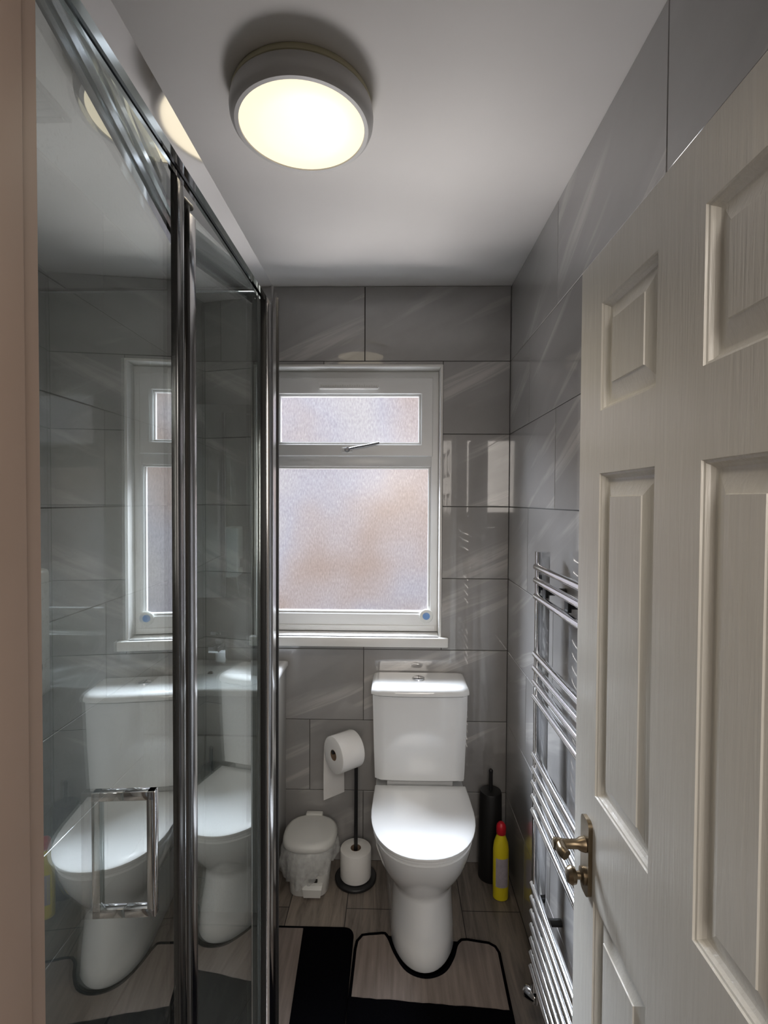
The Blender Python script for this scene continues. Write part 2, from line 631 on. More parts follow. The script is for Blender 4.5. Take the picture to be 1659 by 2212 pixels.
# hall behind the camera
bm = BM(); box(bm, -1.3, 0.75, -1.5, YF - 0.14, -0.06, -0.001)
single('floor_hall', bm, MT['floor'], 'hall floor outside the bathroom door', 'floor', kind='structure')
bm = BM(); box(bm, -1.4, -1.3, -1.5, 0.24, 0, 2.45)
single('wall_hall_left', bm, MT['hall'], 'taupe hall wall on the left outside the bathroom', 'wall', kind='structure')
bm = BM(); box(bm, 0.75, 0.85, -1.5, 0.24, 0, 2.45)
single('wall_hall_right', bm, MT['hall'], 'taupe hall wall on the right outside the bathroom', 'wall', kind='structure')
bm = BM(); box(bm, -1.4, 0.85, -1.6, -1.5, 0, 2.45)
single('wall_hall_back', bm, MT['hall'], 'taupe hall wall behind the viewer', 'wall', kind='structure')
bm = BM(); box(bm, -1.4, 0.85, -1.6, 0.24, 2.405, 2.505)
single('ceiling_hall', bm, MT['ceil'], 'white hall ceiling outside the bathroom', 'ceiling', kind='structure')

# outside
bm = BM(); box(bm, -6, 5, 6.2, 6.4, -1.0, 2.9)
single('wall_outside', bm, MT['outside'], 'blurred pale house wall seen through the frosted window', 'wall', kind='structure')
bm = BM(); box(bm, -6, 5, D + 0.3, 6.2, -1.05, -1.0)
single('floor_outside', bm, plain('dark_yard_paving', (0.10, 0.095, 0.09), 0.9), 'ground of the yard outside the window', 'ground', kind='structure')

# ------------------------------------------------------------------ window
YW = 2.185     # inner face of the window frame
bm = BM()
t = 0.010
# lining of the reveal, a thin painted edge standing just proud of the tiles
box(bm, WX0, WX0 + t, D - 0.004, YW + 0.03, WZ0, WZ1 - t, 0.0012)
box(bm, WX1 - t, WX1, D - 0.004, YW + 0.03, WZ0, WZ1 - t, 0.0012)
box(bm, WX0, WX1, D - 0.004, YW + 0.03, WZ1 - t, WZ1, 0.0012)
single('trim_3', bm, MT['board'], 'white boards lining the window recess', 'window trim', kind='structure')

def ringframe(bm, x0, x1, z0, z1, wx, wt, wb, y0, y1, ch=0.004):
    def rect(i, o, y):
        # i: 0 outer, 1 inner ; o chamfer inset
        if i == 0:
            return [(x0 + o, z0 + o), (x1 - o, z0 + o), (x1 - o, z1 - o), (x0 + o, z1 - o)], y
        return [(x0 + wx - o, z0 + wb - o), (x1 - wx + o, z0 + wb - o), (x1 - wx + o, z1 - wt + o), (x0 + wx - o, z1 - wt + o)], y
    seq = [rect(0, 0, y1), rect(0, 0, y0 + ch), rect(0, ch, y0), rect(1, ch, y0), rect(1, 0, y0 + ch), rect(1, 0, y1)]
    rings = [[bm.verts.new((x, y, z)) for x, z in q] for q, y in seq]
    for k in range(len(rings)):
        A, B = rings[k], rings[(k + 1) % len(rings)]
        for i in range(4):
            j = (i + 1) % 4
            bm.faces.new([A[i], A[j], B[j], B[i]])


w = Thing('window_1', 'white plastic framed window with two frosted panes above the toilet', 'window', (-0.669, YW, WZ0), kind='structure')
X0, X1 = WX0 + t, WX1 - t
bm = BM()
ringframe(bm, X0, X1, WZ0 + 0.003, WZ1 - t, 0.034, 0.036, 0.078, YW, YW + 0.06)
box(bm, X0 + 0.012, X1 - 0.012, YW - 0.006, YW + 0.001, WZ0 + 0.006, 0.985, 0.002)
w.part('window_frame', bm, MT['upvc'])
bm = BM(); box(bm, X0 + 0.032, X1 - 0.032, YW + 0.001, YW + 0.06, 1.668, 1.722, 0.004)
w.part('transom', bm, MT['upvc'])
sx0, sx1, sz0, sz1 = X0 + 0.026, X1 - 0.026, 1.712, 2.046
bm = BM()
ws = 0.052
ringframe(bm, sx0, sx1, sz0, sz1, ws, 0.070, ws, YW - 0.016, YW + 0.03)
sash = w.part('opening_sash', bm, MT['upvc'])
# glazing beads
def beads(bm, x0, x1, z0, z1, y, s=0.009):
    ringframe(bm, x0, x1, z0, z1, s, s, s, y, y + 0.02, 0.003)
bm = BM(); beads(bm, sx0 + ws, sx1 - ws, sz0 + ws, sz1 - 0.07, YW - 0.006)
w.part('glazing_bead', bm, MT['upvc'], parent=sash)
bm = BM(); beads(bm, X0 + 0.034, X1 - 0.034, 1.036, 1.668, YW + 0.008)
w.part('glazing_bead', bm, MT['upvc'])
bm = BM(); box(bm, sx0 + ws - 0.004, sx1 - ws + 0.004, YW + 0.012, YW + 0.017, sz0 + ws - 0.004, sz1 - 0.066)
w.part('glass_pane', bm, MT['pane'], parent=sash, label='upper frosted pane')
bm = BM(); box(bm, X0 + 0.03, X1 - 0.03, YW + 0.026, YW + 0.031, 1.032, 1.672)
w.part('glass_pane', bm, MT['pane'], label='large lower frosted pane')
# trickle vent
bm = BM()
box(bm, -0.800, -0.540, YW - 0.030, YW - 0.014, 2.000, 2.024, 0.003)
box(bm, -0.795, -0.545, YW - 0.034, YW - 0.028, 1.994, 2.003, 0.002)
vent = w.part('trickle_vent', bm, MT['upvc'], label='slim white trickle vent')
bm = BM()
for i in range(24):
    x = -0.790 + i * 0.0102
    box(bm, x, x + 0.006, YW - 0.0345, YW - 0.029, 2.004, 2.009 + 0.003 * (i % 3 == 0))
w.part('vent_slot', bm, MT['plastic'], parent=vent)
# handle
bm = BM()
box(bm, -0.700, -0.655, YW - 0.028, YW - 0.015, 1.728, 1.748, 0.004)
h = w.part('window_handle', bm, MT['upvc'], label='white and grey lever handle')
bm = BM()
tube(bm, bez([(-0.672, YW - 0.034, 1.740), (-0.64, YW - 0.045, 1.746), (-0.59, YW - 0.048, 1.755), (-0.54, YW - 0.046, 1.766)]), 0.0055, 10)
lathe(bm, [(0.011, 0), (0.011, 0.012), (0.007, 0.016)], (-0.676, YW - 0.026, 1.739), (0, -1, 0), 20)
w.part('handle_lever', bm, MT['lever'], parent=h)
# sill
bm = BM()
box(bm, -1.075, -0.250, D - 0.032, D - 0.0005, 0.918, 0.957, 0.004)
box(bm, WX0 + t + 0.0005, WX1 - t - 0.0005, D - 0.02, YW + 0.002, 0.925, 0.957, 0.002)
w.part('window_sill', bm, MT['board'])

# air freshener disc stuck on the lower right corner of the frame
t_ = Thing('air_freshener', 'small round white and blue disc stuck on the lower right corner of the window', 'air freshener', (-0.335, YW - 0.002, 1.028))
bm = BM(); lathe(bm, [(0.029, 0), (0.030, 0.004), (0.027, 0.009), (0.016, 0.011)], (-0.335, YW - 0.0005, 1.028), (0, -1, 0), 36)
t_.part('disc', bm, MT['plastic'])
bm = BM(); lathe(bm, [(0.0155, 0.0095), (0.0155, 0.012), (0.011, 0.014)], (-0.335, YW - 0.0005, 1.028), (0, -1, 0), 30)
t_.part('gel_centre', bm, MT['blue'], label='blue centre')

# ------------------------------------------------------------------ ceiling lamp
LC = (-0.682, 1.142)
L_ = Thing('ceiling_lamp', 'round flush ceiling lamp with grey body and glowing cream face', 'lamp', (*LC, H))
bm = BM(); lathe(bm, [(0.150, 2.4045), (0.153, 2.398), (0.153, 2.391), (0.149, 2.389)], (*LC, 0), n=72)
L_.part('mounting_ring', bm, MT['cream'], label='pale yellow mounting ring')
bm = BM(); lathe(bm, [(0.149, 2.391), (0.155, 2.386), (0.157, 2.372), (0.156, 2.360), (0.152, 2.350), (0.146, 2.3445), (0.1375, 2.344), (0.1365, 2.349)], (*LC, 0), n=72)
L_.part('lamp_body', bm, MT['lampbody'])
bm = BM(); lathe(bm, [(0.1368, 2.352), (0.1368, 2.347), (0.130, 2.3445), (0.09, 2.3425), (0.001, 2.342)], (*LC, 0), n=72)
L_.part('diffuser', bm, MT['glow'], label='glowing cream face')

# the lamp's own downward light, spread over its face
for i in range(7):
    r_ = 0.0 if i == 0 else 0.095
    a_ = i * pi / 3
    ll = bpy.data.lights.new('lamp_light', 'SPOT')
    ll.energy = 1.3
    ll.color = (1.0, 0.88, 0.70)
    ll.spot_size = radians(112)
    ll.spot_blend = 0.45
    ll.shadow_soft_size = 0.0
    lo = bpy.data.objects.new('lamp_light', ll)
    COL.objects.link(lo)
    lo.location = (LC[0] + r_ * cos(a_), LC[1] + r_ * sin(a_), 2.336)

# extractor grille on the ceiling above the shower
e = Thing('extractor_grille', 'small square slatted vent in the ceiling above the shower', 'vent', (-1.29, 1.11, H))
bm = BM(); box(bm, -1.362, -1.225, 1.045, 1.184, H - 0.010, H - 0.0005, 0.003)
e.part('grille_frame', bm, plain('grey_vent_plastic', (0.07, 0.07, 0.068), 0.5))
for i in range(6):
    bm = BM(); y = 1.058 + i * 0.0205
    box(bm, -1.352, -1.236, y, y + 0.012, H - 0.015, H - 0.010, 0.001)
    e.part('slat', bm, MT['ventslat'])

# ------------------------------------------------------------------ shower enclosure
PA, PB = Vector((-0.783, 0.385)), Vector((-0.8165, 0.805))
PC, PD = Vector((-0.8365, 0.868)), Vector((-0.7935, 1.208))
ZT = 2.022
s = Thing('shower_enclosure', 'chrome framed glass shower enclosure with a folding door', 'shower enclosure', (-0.79, 0.8, 0.045))
bm = BM()
prof = [(-0.766, 1.985), (-0.766, 2.034), (-0.769, 2.037), (-0.792, 2.037), (-0.795, 2.034), (-0.795, 1.998), (-0.790, 1.998), (-0.788, 2.012), (-0.777, 2.012), (-0.775, 1.985)]
ys = [(YF + 0.003, 0, 0), (1.12, 0, 0), (1.17, 0, 0), (1.215, 0.0, -0.002), (1.25, -0.003, -0.004), (1.268, -0.008, -0.006)]
loft(bm, [[(x + dx, y, z + dz) for x, z in prof] for y, dx, dz in ys])
s.part('top_rail', bm, MT['chrome'])
bm = BM(); box(bm, -0.798, -0.768, YF + 0.002, 1.2, 0.046, 0.075, 0.003)
s.part('bottom_rail', bm, MT['chrome2'])
bm = BM(); box(bm, -0.795, -0.770, YF + 0.001, YF + 0.03, 0.046, 2.0, 0.003)
s.part('wall_profile', bm, MT['chrome2'])
# corner post
bm = BM()
poly = roundpoly([(-0.790, 1.192), (-0.769, 1.192), (-0.764, 1.210), (-0.764, 1.262), (-0.776, 1.270), (-0.790, 1.268)], 0.006, 4)
loft(bm, [[(p.x, p.y, z) for p in poly] for z in (0.046, 2.032)])
s.part('corner_post', bm, MT['chrome2'])
bm = BM(); box(bm, -0.7885, -0.7765, 1.186, 1.193, 0.05, 2.02, 0.002)
s.part('door_seal', bm, MT['blackp'], label='dark rubber seal')
bm = BM(); box(bm, -0.7645, -0.7615, 1.250, 1.262, 0.046, 2.02, 0.001)
s.part('door_seal', bm, MT['blackp'], label='dark rubber seal')
# fixed end panel
bm = BM(); box(bm, XL + 0.012, -0.788, 1.216, 1.222, 0.06, 2.022)
s.part('fixed_glass', bm, MT['glass'])
bm = BM(); box(bm, XL + 0.001, -0.788, 1.2125, 1.2255, 2.021, 2.029, 0.001)
s.part('end_rail', bm, MT['chrome'])
bm = BM(); box(bm, XL + 0.001, XL + 0.022, 1.205, 1.235, 0.046, 2.03, 0.003)
s.part('wall_profile', bm, MT['chrome2'])
bm = BM(); box(bm, XL + 0.003, -0.79, 1.208, 1.23, 0.046, 0.07, 0.003)
s.part('end_rail', bm, MT['chrome2'])
# folding door leaves
bm = BM(); quadbox(bm, PA, PB, 0.003, 0.085, ZT)
g1 = s.part('door_glass', bm, MT['glass'])
bm = BM(); quadbox(bm, PC, PD, 0.003, 0.085, ZT)
g2 = s.part('door_glass', bm, MT['glass'])
d1 = (PB - PA).normalized(); d2 = (PD - PC).normalized()
PV = Vector((0.92, 0.39))       # across the fold
hb = PB + d1 * 0.002
bm = BM(); quadbox(bm, PB - d1 * 0.030, PB - d1 * 0.004, 0.0085, 0.08, ZT + 0.002, 0.002)
s.part('hinge_profile', bm, MT['dark'], parent=g1, label='dark hinge profile')
bm = BM(); cyl(bm, (hb.x, hb.y, 0.08), (hb.x, hb.y, ZT + 0.004), 0.0072, 24)
s.part('hinge_tube', bm, MT['chrome'], parent=g1)
hc = PC + PV * 0.003
bm = BM(); cyl(bm, (hc.x, hc.y, 0.08), (hc.x, hc.y, ZT + 0.002), 0.0085, 24)
s.part('hinge_tube', bm, MT['dark'], parent=g2)
bm = BM(); quadbox(bm, PC + d2 * 0.010, PC + d2 * 0.036, 0.005, 0.08, ZT - 0.002, 0.002)
s.part('hinge_profile', bm, MT['chrome2'], parent=g2)
bm = BM(); quadbox(bm, PB - d1 * 0.036, PB + d1 * 0.012, 0.0105, ZT + 0.001, ZT + 0.017, 0.004)
s.part('hinge_cap', bm, MT['blackp'], parent=g1, label='black end cap')
bm = BM(); quadbox(bm, PC - d2 * 0.012, PC + d2 * 0.020, 0.0105, ZT + 0.001, ZT + 0.012, 0.004)
s.part('hinge_cap', bm, MT['blackp'], parent=g2, label='black end cap')
bm = BM(); quadbox(bm, PD - d2 * 0.008, PD + d2 * 0.002, 0.006, 0.08, ZT, 0.002)
s.part('edge_profile', bm, MT['chrome2'], parent=g2)
# square D handle on the first leaf
hy = 0.600
hx = PA.x + (PB.x - PA.x) * (hy - PA.y) / (PB.y - PA.y)
bm = BM()
n1 = Vector((d1.y, -d1.x))
def barpt(off, along=0): return Vector((hx, hy)) + n1 * off + d1 * along
a, b_ = barpt(0.003), barpt(0.040)
hz0, hz1 = 1.018, 1.172
quadbox(bm, a, b_, 0.0055, hz1 - 0.011, hz1, 0.0012)
quadbox(bm, a, b_, 0.0055, hz0, hz0 + 0.011, 0.0012)
quadbox(bm, barpt(0.030), barpt(0.0405), 0.0055, hz0, hz1, 0.0012)
s.part('door_handle', bm, MT['chrome'], parent=g1, label='square chrome pull handle')

# tray
tr = Thing('shower_tray', 'low dark grey shower tray inside the glass enclosure', 'shower tray', (-1.07, 0.8, 0))
bm = BM()
box(bm, XL + 0.001, -0.764, YF + 0.001, 1.245, 0.0005, 0.045, 0.006)
tr.part('tray_base', bm, MT['tray'])
bm = BM(); lathe(bm, [(0.045, 0.045), (0.045, 0.049), (0.035, 0.051)], (-1.1, 0.62, 0), n=30)
tr.part('waste_cover', bm, MT['chrome2'])

# electric shower and riser rail on the left wall, visible in the mirror
es = Thing('electric_shower', 'pale box shaped shower heater seen in the mirror above the basin', 'electric shower', (XL, 1.10, 1.2))
bm = BM(); box(bm, XL + 0.001, XL + 0.085, 1.02, 1.19, 1.06, 1.36, 0.012, 3)
es.part('heater_case', bm, MT['plastic'])
bm = BM(); lathe(bm, [(0.028, 0), (0.026, 0.018), (0.01, 0.02)], (XL + 0.085, 1.105, 1.14), (1, 0, 0), 28)
es.part('control_dial', bm, MT['chrome2'])
rr = Thing('shower_riser_rail', 'slim chrome shower rail with handset seen in the mirror', 'shower rail', (XL, 0.5, 1.2))
bm = BM()
cyl(bm, (XL + 0.055, 0.5, 1.30), (XL + 0.055, 0.5, 2.02), 0.010)
for z in (1.32, 2.0):
    cyl(bm, (XL + 0.001, 0.5, z), (XL + 0.055, 0.5, z), 0.012)
rr.part('rail', bm, MT['chrome'])
bm = BM()
tube(bm, [(XL + 0.065, 0.51, 1.72), (XL + 0.09, 0.52, 1.78), (XL + 0.115, 0.54, 1.90)], 0.011, 12)
lathe(bm, [(0.012, -0.02), (0.035, 0), (0.037, 0.012), (0.03, 0.016)], (XL + 0.12, 0.545, 1.92), (0.8, 0.3, -0.5), 28)
rr.part('handset', bm, MT['chrome'])
bm = BM()
tube(bm, bez([(XL + 0.04, 1.00, 1.04), (XL + 0.05, 0.98, 0.93), (XL + 0.06, 0.85, 0.80), (XL + 0.07, 0.62, 0.95), (XL + 0.08, 0.53, 1.5), (XL + 0.09, 0.52, 1.76)], 8), 0.006, 10)
rr.part('hose', bm, MT['chrome'])

# ------------------------------------------------------------------ vanity, basin, tap, mirror
v = Thing('vanity_unit', 'white basin cabinet in the corner behind the shower glass', 'cabinet', (-1.147, 1.95, 0))
bm = BM()
box(bm, XL + 0.004, XL + 0.022, 1.80, D - 0.004, 0.07, 0.828, 0.002)
box(bm, -0.944, -0.926, 1.80, D - 0.004, 0.07, 0.828, 0.002)
box(bm, XL + 0.021, -0.943, 1.80, D - 0.004, 0.07, 0.09)
box(bm, XL + 0.021, -0.943, D - 0.014, D - 0.004, 0.09, 0.7)
box(bm, XL + 0.02, -0.945, 1.83, D - 0.004, 0.001, 0.07)
v.part('cabinet_body', bm, MT['vanity'])
for a, b in ((XL + 0.006, -1.149), (-1.146, -0.928)):
    bm = BM(); box(bm, a, b, 1.782, 1.7995, 0.085, 0.678, 0.002)
    dd = v.part('cabinet_door', bm, MT['vanity'])
    bm = BM(); xx = b - 0.03 if a < -1.2 else a + 0.03
    box(bm, xx - 0.005, xx + 0.005, 1.768, 1.784, 0.55, 0.64, 0.003)
    v.part('door_pull', bm, MT['chrome'], parent=dd)
bm = BM(); box(bm, XL + 0.006, -0.928, 1.782, 1.7995, 0.684, 0.822, 0.002)
v.part('fascia_panel', bm, MT['vanity'])

bs = Thing('basin', 'white ceramic basin on top of the vanity cabinet', 'basin', (-1.147, 1.94, 0.83))
bm = BM()
nx, ny = 44, 36
bx0, bx1, by0, by1 = XL + 0.002, -0.918, 1.768, D - 0.002
grid = []
for j in range(ny + 1):
    row = []
    for i in range(nx + 1):
        x = bx0 + (bx1 - bx0) * i / nx
        y = by0 + (by1 - by0) * j / ny
        cx_, cy_ = -1.147, 1.905
        q = (abs((x - cx_) / 0.195) ** 3.2 + abs((y - cy_) / 0.118) ** 2.6) ** (1 / 2.8)
        k = max(0, min(1, (1.0 - q) / 0.55))
        k = k * k * (3 - 2 * k)
        edge = min(x - bx0, bx1 - x, y - by0, by1 - y)
        r = 0.006
        drop = (r - math.sqrt(max(0, r * r - (r - edge) ** 2))) if edge < r else 0
        row.append(bm.verts.new((x, y, 0.852 - 0.095 * k - drop)))
    grid.append(row)
for j in range(ny):
    for i in range(nx):
        bm.faces.new([grid[j][i], grid[j][i + 1], grid[j + 1][i + 1], grid[j + 1][i]])
loop = grid[0] + [grid[j][nx] for j in range(1, ny + 1)] + grid[ny][::-1][1:] + [grid[j][0] for j in range(ny - 1, 0, -1)]
low = [bm.verts.new((q.co.x, q.co.y, 0.829)) for q in loop]
for i in range(len(loop)):
    j = (i + 1) % len(loop)
    bm.faces.new([loop[i], low[i], low[j], loop[j]])
bm.faces.new(low)
bs.part('bowl', bm, MT['white'], angle=60)
bm = BM(); lathe(bm, [(0.0125, 0.0), (0.0125, 0.004), (0.009, 0.005)], (-1.205, 1.999, 0.826), (0, -0.72, 0.7), 24)
ov = bs.part('overflow', bm, MT['chrome'])
bm = BM(); lathe(bm, [(0.009, 0.0045), (0.009, 0.0058)], (-1.205, 1.999, 0.826), (0, -0.72, 0.7), 24)
bs.part('overflow_hole', bm, MT['blackp'], parent=ov)
bm = BM(); lathe(bm, [(0.022, 0.756), (0.022, 0.760), (0.016, 0.763)], (-1.147, 1.905, 0), n=24)
bs.part('waste_plug', bm, MT['chrome'])

tp = Thing('basin_tap', 'square chrome mixer tap on the back of the basin', 'tap', (-1.175, 2.06, 0.853))
bm = BM(); box(bm, -1.200, -1.158, 2.038, 2.080, 0.8525, 0.958, 0.002)
tp.part('tap_body', bm, MT['chrome'])
bm = BM()
vs = box(bm, -1.198, -1.160, 1.955, 2.045, 0.925, 0.948, 0.0015)
tp.part('spout', bm, MT['chrome'])
bm = BM()
n0 = len(bm.verts)
box(bm, -1.198, -1.160, 1.975, 2.080, 0.0, 0.013, 0.0015)
rot = Matrix.Rotation(radians(-14), 4, 'X')
for q in bm.verts:
    c = Vector((q.co.x, q.co.y - 2.080, q.co.z)); c = rot @ c
    q.co = Vector((c.x, c.y + 2.080, c.z + 0.964))
tp.part('lever', bm, MT['chrome'])

mr = Thing('wall_mirror', 'frameless rectangular mirror above the basin beside the window', 'mirror', (-1.21, D, 1.5))
bm = BM()
mx0, mx1 = XL + 0.006, -1.069
ang = 0.062
y1_ = D - 0.006
quadbox(bm, (mx0, y1_ - (mx1 - mx0) * ang), (mx1, y1_), 0.002, 1.115, 1.918)
mr.part('mirror_glass', bm, MT['mirror'])
bm = BM(); box(bm, mx1 - 0.09, mx1 - 0.03, D - 0.0075, D - 0.0005, 1.2, 1.84)
box(bm, mx0 + 0.02, mx0 + 0.05, D - 0.0195, D - 0.0005, 1.2, 1.84)
mr.part('backing', bm, MT['blackp'])

# ------------------------------------------------------------------ toilet
TX = -0.368


def dring(z, yf, yb, hw, hwb=None, nseg=24, L=None, e=2.25, cx=TX):
    """D outline: rounded front at yf, straight back at yb"""
    hwb = hwb or hw
    L = L or min(0.24, (yb - yf) * 0.6)
    yc = yf + L
    pts = []
    for i in range(nseg + 1):
        t = -pi / 2 + pi * i / nseg
        sx = math.copysign(abs(sin(t)) ** (2 / e), sin(t))
        sy = abs(cos(t)) ** (2 / e)
        pts.append(Vector((cx + hw * sx, yc - L * sy, z)))
    k = 5
    for i in range(1, k + 1):
        f = i / k
        pts.append(Vector((cx + hw + (hwb - hw) * f, yc + (yb - yc) * f, z)))
    for i in range(0, k):
        f = 1 - i / k
        pts.append(Vector((cx - hw - (hwb - hw) * f, yc + (yb - yc) * f, z)))
    return pts


T = Thing('toilet', 'white close coupled toilet with its lid down under the window', 'toilet', (TX, 1.85, 0))
bm = BM()
R = [
    dring(0.001, 1.606, 2.085, 0.111, 0.135, L=0.18, e=2.0),
    dring(0.008, 1.603, 2.085, 0.113, 0.137, L=0.18, e=2.0),
    dring(0.060, 1.612, 2.085, 0.109, 0.135, L=0.18, e=2.0),
    dring(0.130, 1.635, 2.085, 0.107, 0.135, L=0.17, e=2.05),
    dring(0.190, 1.650, 2.085, 0.107, 0.138, L=0.16, e=2.1),
    dring(0.205, 1.652, 2.085, 0.110, 0.142, L=0.16),
    dring(0.225, 1.640, 2.085, 0.122, 0.150, L=0.18),
    dring(0.260, 1.612, 2.085, 0.143, 0.160, L=0.20),
    dring(0.300, 1.586, 2.085, 0.160, 0.168, L=0.22),
    dring(0.340, 1.566, 2.085, 0.171, 0.172, L=0.24),
    dring(0.370, 1.556, 2.085, 0.176, 0.174, L=0.245),
    dring(0.385, 1.553, 2.085, 0.177, 0.174, L=0.245),
    dring(0.390, 1.560, 2.085, 0.173, 0.172, L=0.245),
]
loft(bm, R)
T.part('pan', bm, MT['white'], angle=50)
bm = BM()
loft(bm, [dring(0.392, 1.556, 1.955, 0.176, 0.172, L=0.245), dring(0.396, 1.551, 1.957, 0.179, 0.174, L=0.245),
          dring(0.402, 1.551, 1.957, 0.179, 0.174, L=0.245), dring(0.405, 1.556, 1.955, 0.176, 0.172, L=0.245)])
T.part('seat', bm, MT['white'])
bm = BM()
loft(bm, [dring(0.4075, 1.548, 1.945, 0.178, 0.173, L=0.245), dring(0.411, 1.543, 1.947, 0.182, 0.176, L=0.245),
          dring(0.417, 1.543, 1.947, 0.182, 0.176, L=0.245), dring(0.4205, 1.549, 1.945, 0.177, 0.172, L=0.242),
          dring(0.4225, 1.585, 1.915, 0.145, 0.14, L=0.22), dring(0.4235, 1.66, 1.88, 0.08, 0.08, L=0.15)])
T.part('lid', bm, MT['white'], angle=50)
for sx in (-0.08, 0.08):
    bm = BM()
    cyl(bm, (TX + sx - 0.02, 1.952, 0.403), (TX + sx + 0.02, 1.952, 0.403), 0.007)
    T.part('lid_hinge', bm, MT['chrome'])


def rrect(z, x0, x1, y0, y1, r, bow=0.0):
    p = roundpoly([(x0, y0), (x1, y0), (x1, y1), (x0, y1)], [r, r, 0.006, 0.006], 7)
    out = []
    for q in p:
        k = max(0.0, 1 - ((q.x - (x0 + x1) / 2) / ((x1 - x0) / 2)) ** 2)
        f = (y1 - q.y) / (y1 - y0)
        out.append(Vector((q.x, q.y - bow * k * f, z)))
    return out


def mid(rings):
    return rings


bm = BM()
CY1 = D - 0.012
def crect(z, hw, y0, r, bow):
    x0, x1 = TX - 0.003 - hw, TX - 0.003 + hw
    pts = []
    n = 16
    fr = [(x0 + (x1 - x0) * i / n, y0) for i in range(n + 1)]
    loop = fr + [(x1, CY1), (x0, CY1)]
    for x, y in loop:
        k = 1 - abs((x - (x0 + x1) / 2) / hw) ** 3
        pts.append(Vector((x, y - (bow * k if y == y0 else 0) + (r if (y == y0 and (x in (x0, x1))) else 0), z)))
    return pts
loft(bm, [crect(0.436, 0.170, 1.955, 0.012, 0.006), crect(0.441, 0.1735, 1.950, 0.012, 0.007), crect(0.470, 0.175, 1.948, 0.012, 0.008), crect(0.60, 0.179, 1.942, 0.012, 0.010), crect(0.772, 0.183, 1.938, 0.012, 0.012)])
T.part('cistern', bm, MT['white'], angle=30)
bm = BM(); box(bm, TX - 0.13, TX + 0.13, 1.975, 2.08, 0.388, 0.437, 0.004)
T.part('coupling_block', bm, MT['white'])
bm = BM()
loft(bm, [crect(0.774, 0.184, 1.938, 0.012, 0.013), crect(0.777, 0.189, 1.932, 0.013, 0.014), crect(0.788, 0.189, 1.931, 0.013, 0.014),
          crect(0.797, 0.187, 1.936, 0.014, 0.014), crect(0.803, 0.183, 1.946, 0.016, 0.014), crect(0.806, 0.176, 1.962, 0.018, 0.012), crect(0.808, 0.160, 2.00, 0.02, 0.008)])
T.part('cistern_lid', bm, MT['white'], angle=50)
bm = BM(); lathe(bm, [(0.024, 0.8075), (0.024, 0.812), (0.020, 0.814)], (-0.373, 2.03, 0), n=32)
fb = T.part('flush_button', bm, MT['chrome'])
bm = BM(); box(bm, -0.374, -0.372, 2.008, 2.052, 0.8135, 0.8145)
T.part('button_split', bm, MT['blackp'], parent=fb)

# ------------------------------------------------------------------ toilet roll stand and rolls
SX, SY = -0.622, 2.010
st = Thing('toilet_roll_stand', 'black metal toilet roll stand left of the toilet', 'toilet roll holder', (SX, SY, 0))
bm = BM(); lathe(bm, [(0.081, 0.001), (0.083, 0.003), (0.083, 0.011), (0.080, 0.014), (0.02, 0.015)], (SX, SY, 0), n=48)
st.part('base', bm, MT['black'])
AX = Vector((-0.78, -0.63, 0)).normalized()     # roll axis, from pole towards the viewer's left
AZ = 0.548
bm = BM(); cyl(bm, (SX, SY, 0.014), (SX, SY, AZ), 0.0075)
st.part('pole', bm, MT['black'])
bm = BM()
p0 = Vector((SX, SY, AZ))
cyl(bm, p0 - AX * 0.006, p0 + AX * 0.112, 0.0075)
st.part('arm', bm, MT['black'])


def roll(bm, loc, axis, ro, ri, ln, n=56):
    pr = [(ri, 0.001), (ro - 0.004, 0.0), (ro - 0.001, 0.0015), (ro, 0.004), (ro, ln - 0.004), (ro - 0.001, ln - 0.0015), (ro - 0.004, ln), (ri, ln - 0.001), (ri, 0.001)]
    lathe(bm, pr, loc, axis, n, False, False)


r1 = Thing('toilet_roll', 'white toilet roll hanging on the arm of the black stand', 'toilet roll', p0 + AX * 0.06, group='toilet rolls on the black stand')
RC = p0 + AX * 0.006 + Vector((0, 0, -0.0125))
bm = BM(); roll(bm, RC, AX, 0.070, 0.0205, 0.102)
r1.part('paper', bm, MT['paper'])
bm = BM(); lathe(bm, [(0.0205, 0.0005), (0.0205, 0.1015), (0.0195, 0.1015), (0.0195, 0.0005), (0.0205, 0.0005)], RC, AX, 40, False, False)
r1.part('card_tube', bm, MT['tube'])
PR = Vector((AX.y, -AX.x, 0)).normalized()      # horizontal, across the axis
if PR.x > 0: PR = -PR
bm = BM()
rings = []
for k in range(19):
    f = k / 18
    if f < 0.3:
        a = radians(62) * (1 - f / 0.3)
        off = PR * cos(a) * 0.0712; zz = sin(a) * 0.0712
    else:
        g_ = (f - 0.3) / 0.7
        off = PR * (0.0712 + 0.004 * sin(g_ * 2.6)); zz = -g_ * 0.212
    z_end = RC.z + zz
    c0 = RC + AX * 0.002 + off; c1 = RC + AX * 0.100 + off
    n_ = PR * 0.0006
    rings.append([Vector((q.x, q.y, z_end)) for q in (c0 - n_, c1 - n_, c1 + n_, c0 + n_)])
loft(bm, rings)
r1.part('loose_sheet', bm, MT['paper'], angle=60)
r2 = Thing('toilet_roll', 'spare white toilet roll standing on the base of the black stand', 'toilet roll', (SX, SY, 0.015), group='toilet rolls on the black stand')
bm = BM(); roll(bm, (SX, SY, 0.0155), (0, 0, 1), 0.062, 0.021, 0.112)
r2.part('paper', bm, MT['paper'])
bm = BM(); lathe(bm, [(0.021, 0.016), (0.021, 0.127), (0.0198, 0.127), (0.0198, 0.016), (0.021, 0.016)], (SX, SY, 0), n=40, cap0=False, cap1=False)
r2.part('card_tube', bm, MT['tube'])

# ------------------------------------------------------------------ pedal bin
BX, BY = -0.800, 1.985
bi = Thing('pedal_bin', 'small white plastic pedal bin beside the toilet roll stand', 'bin', (BX, BY, 0))


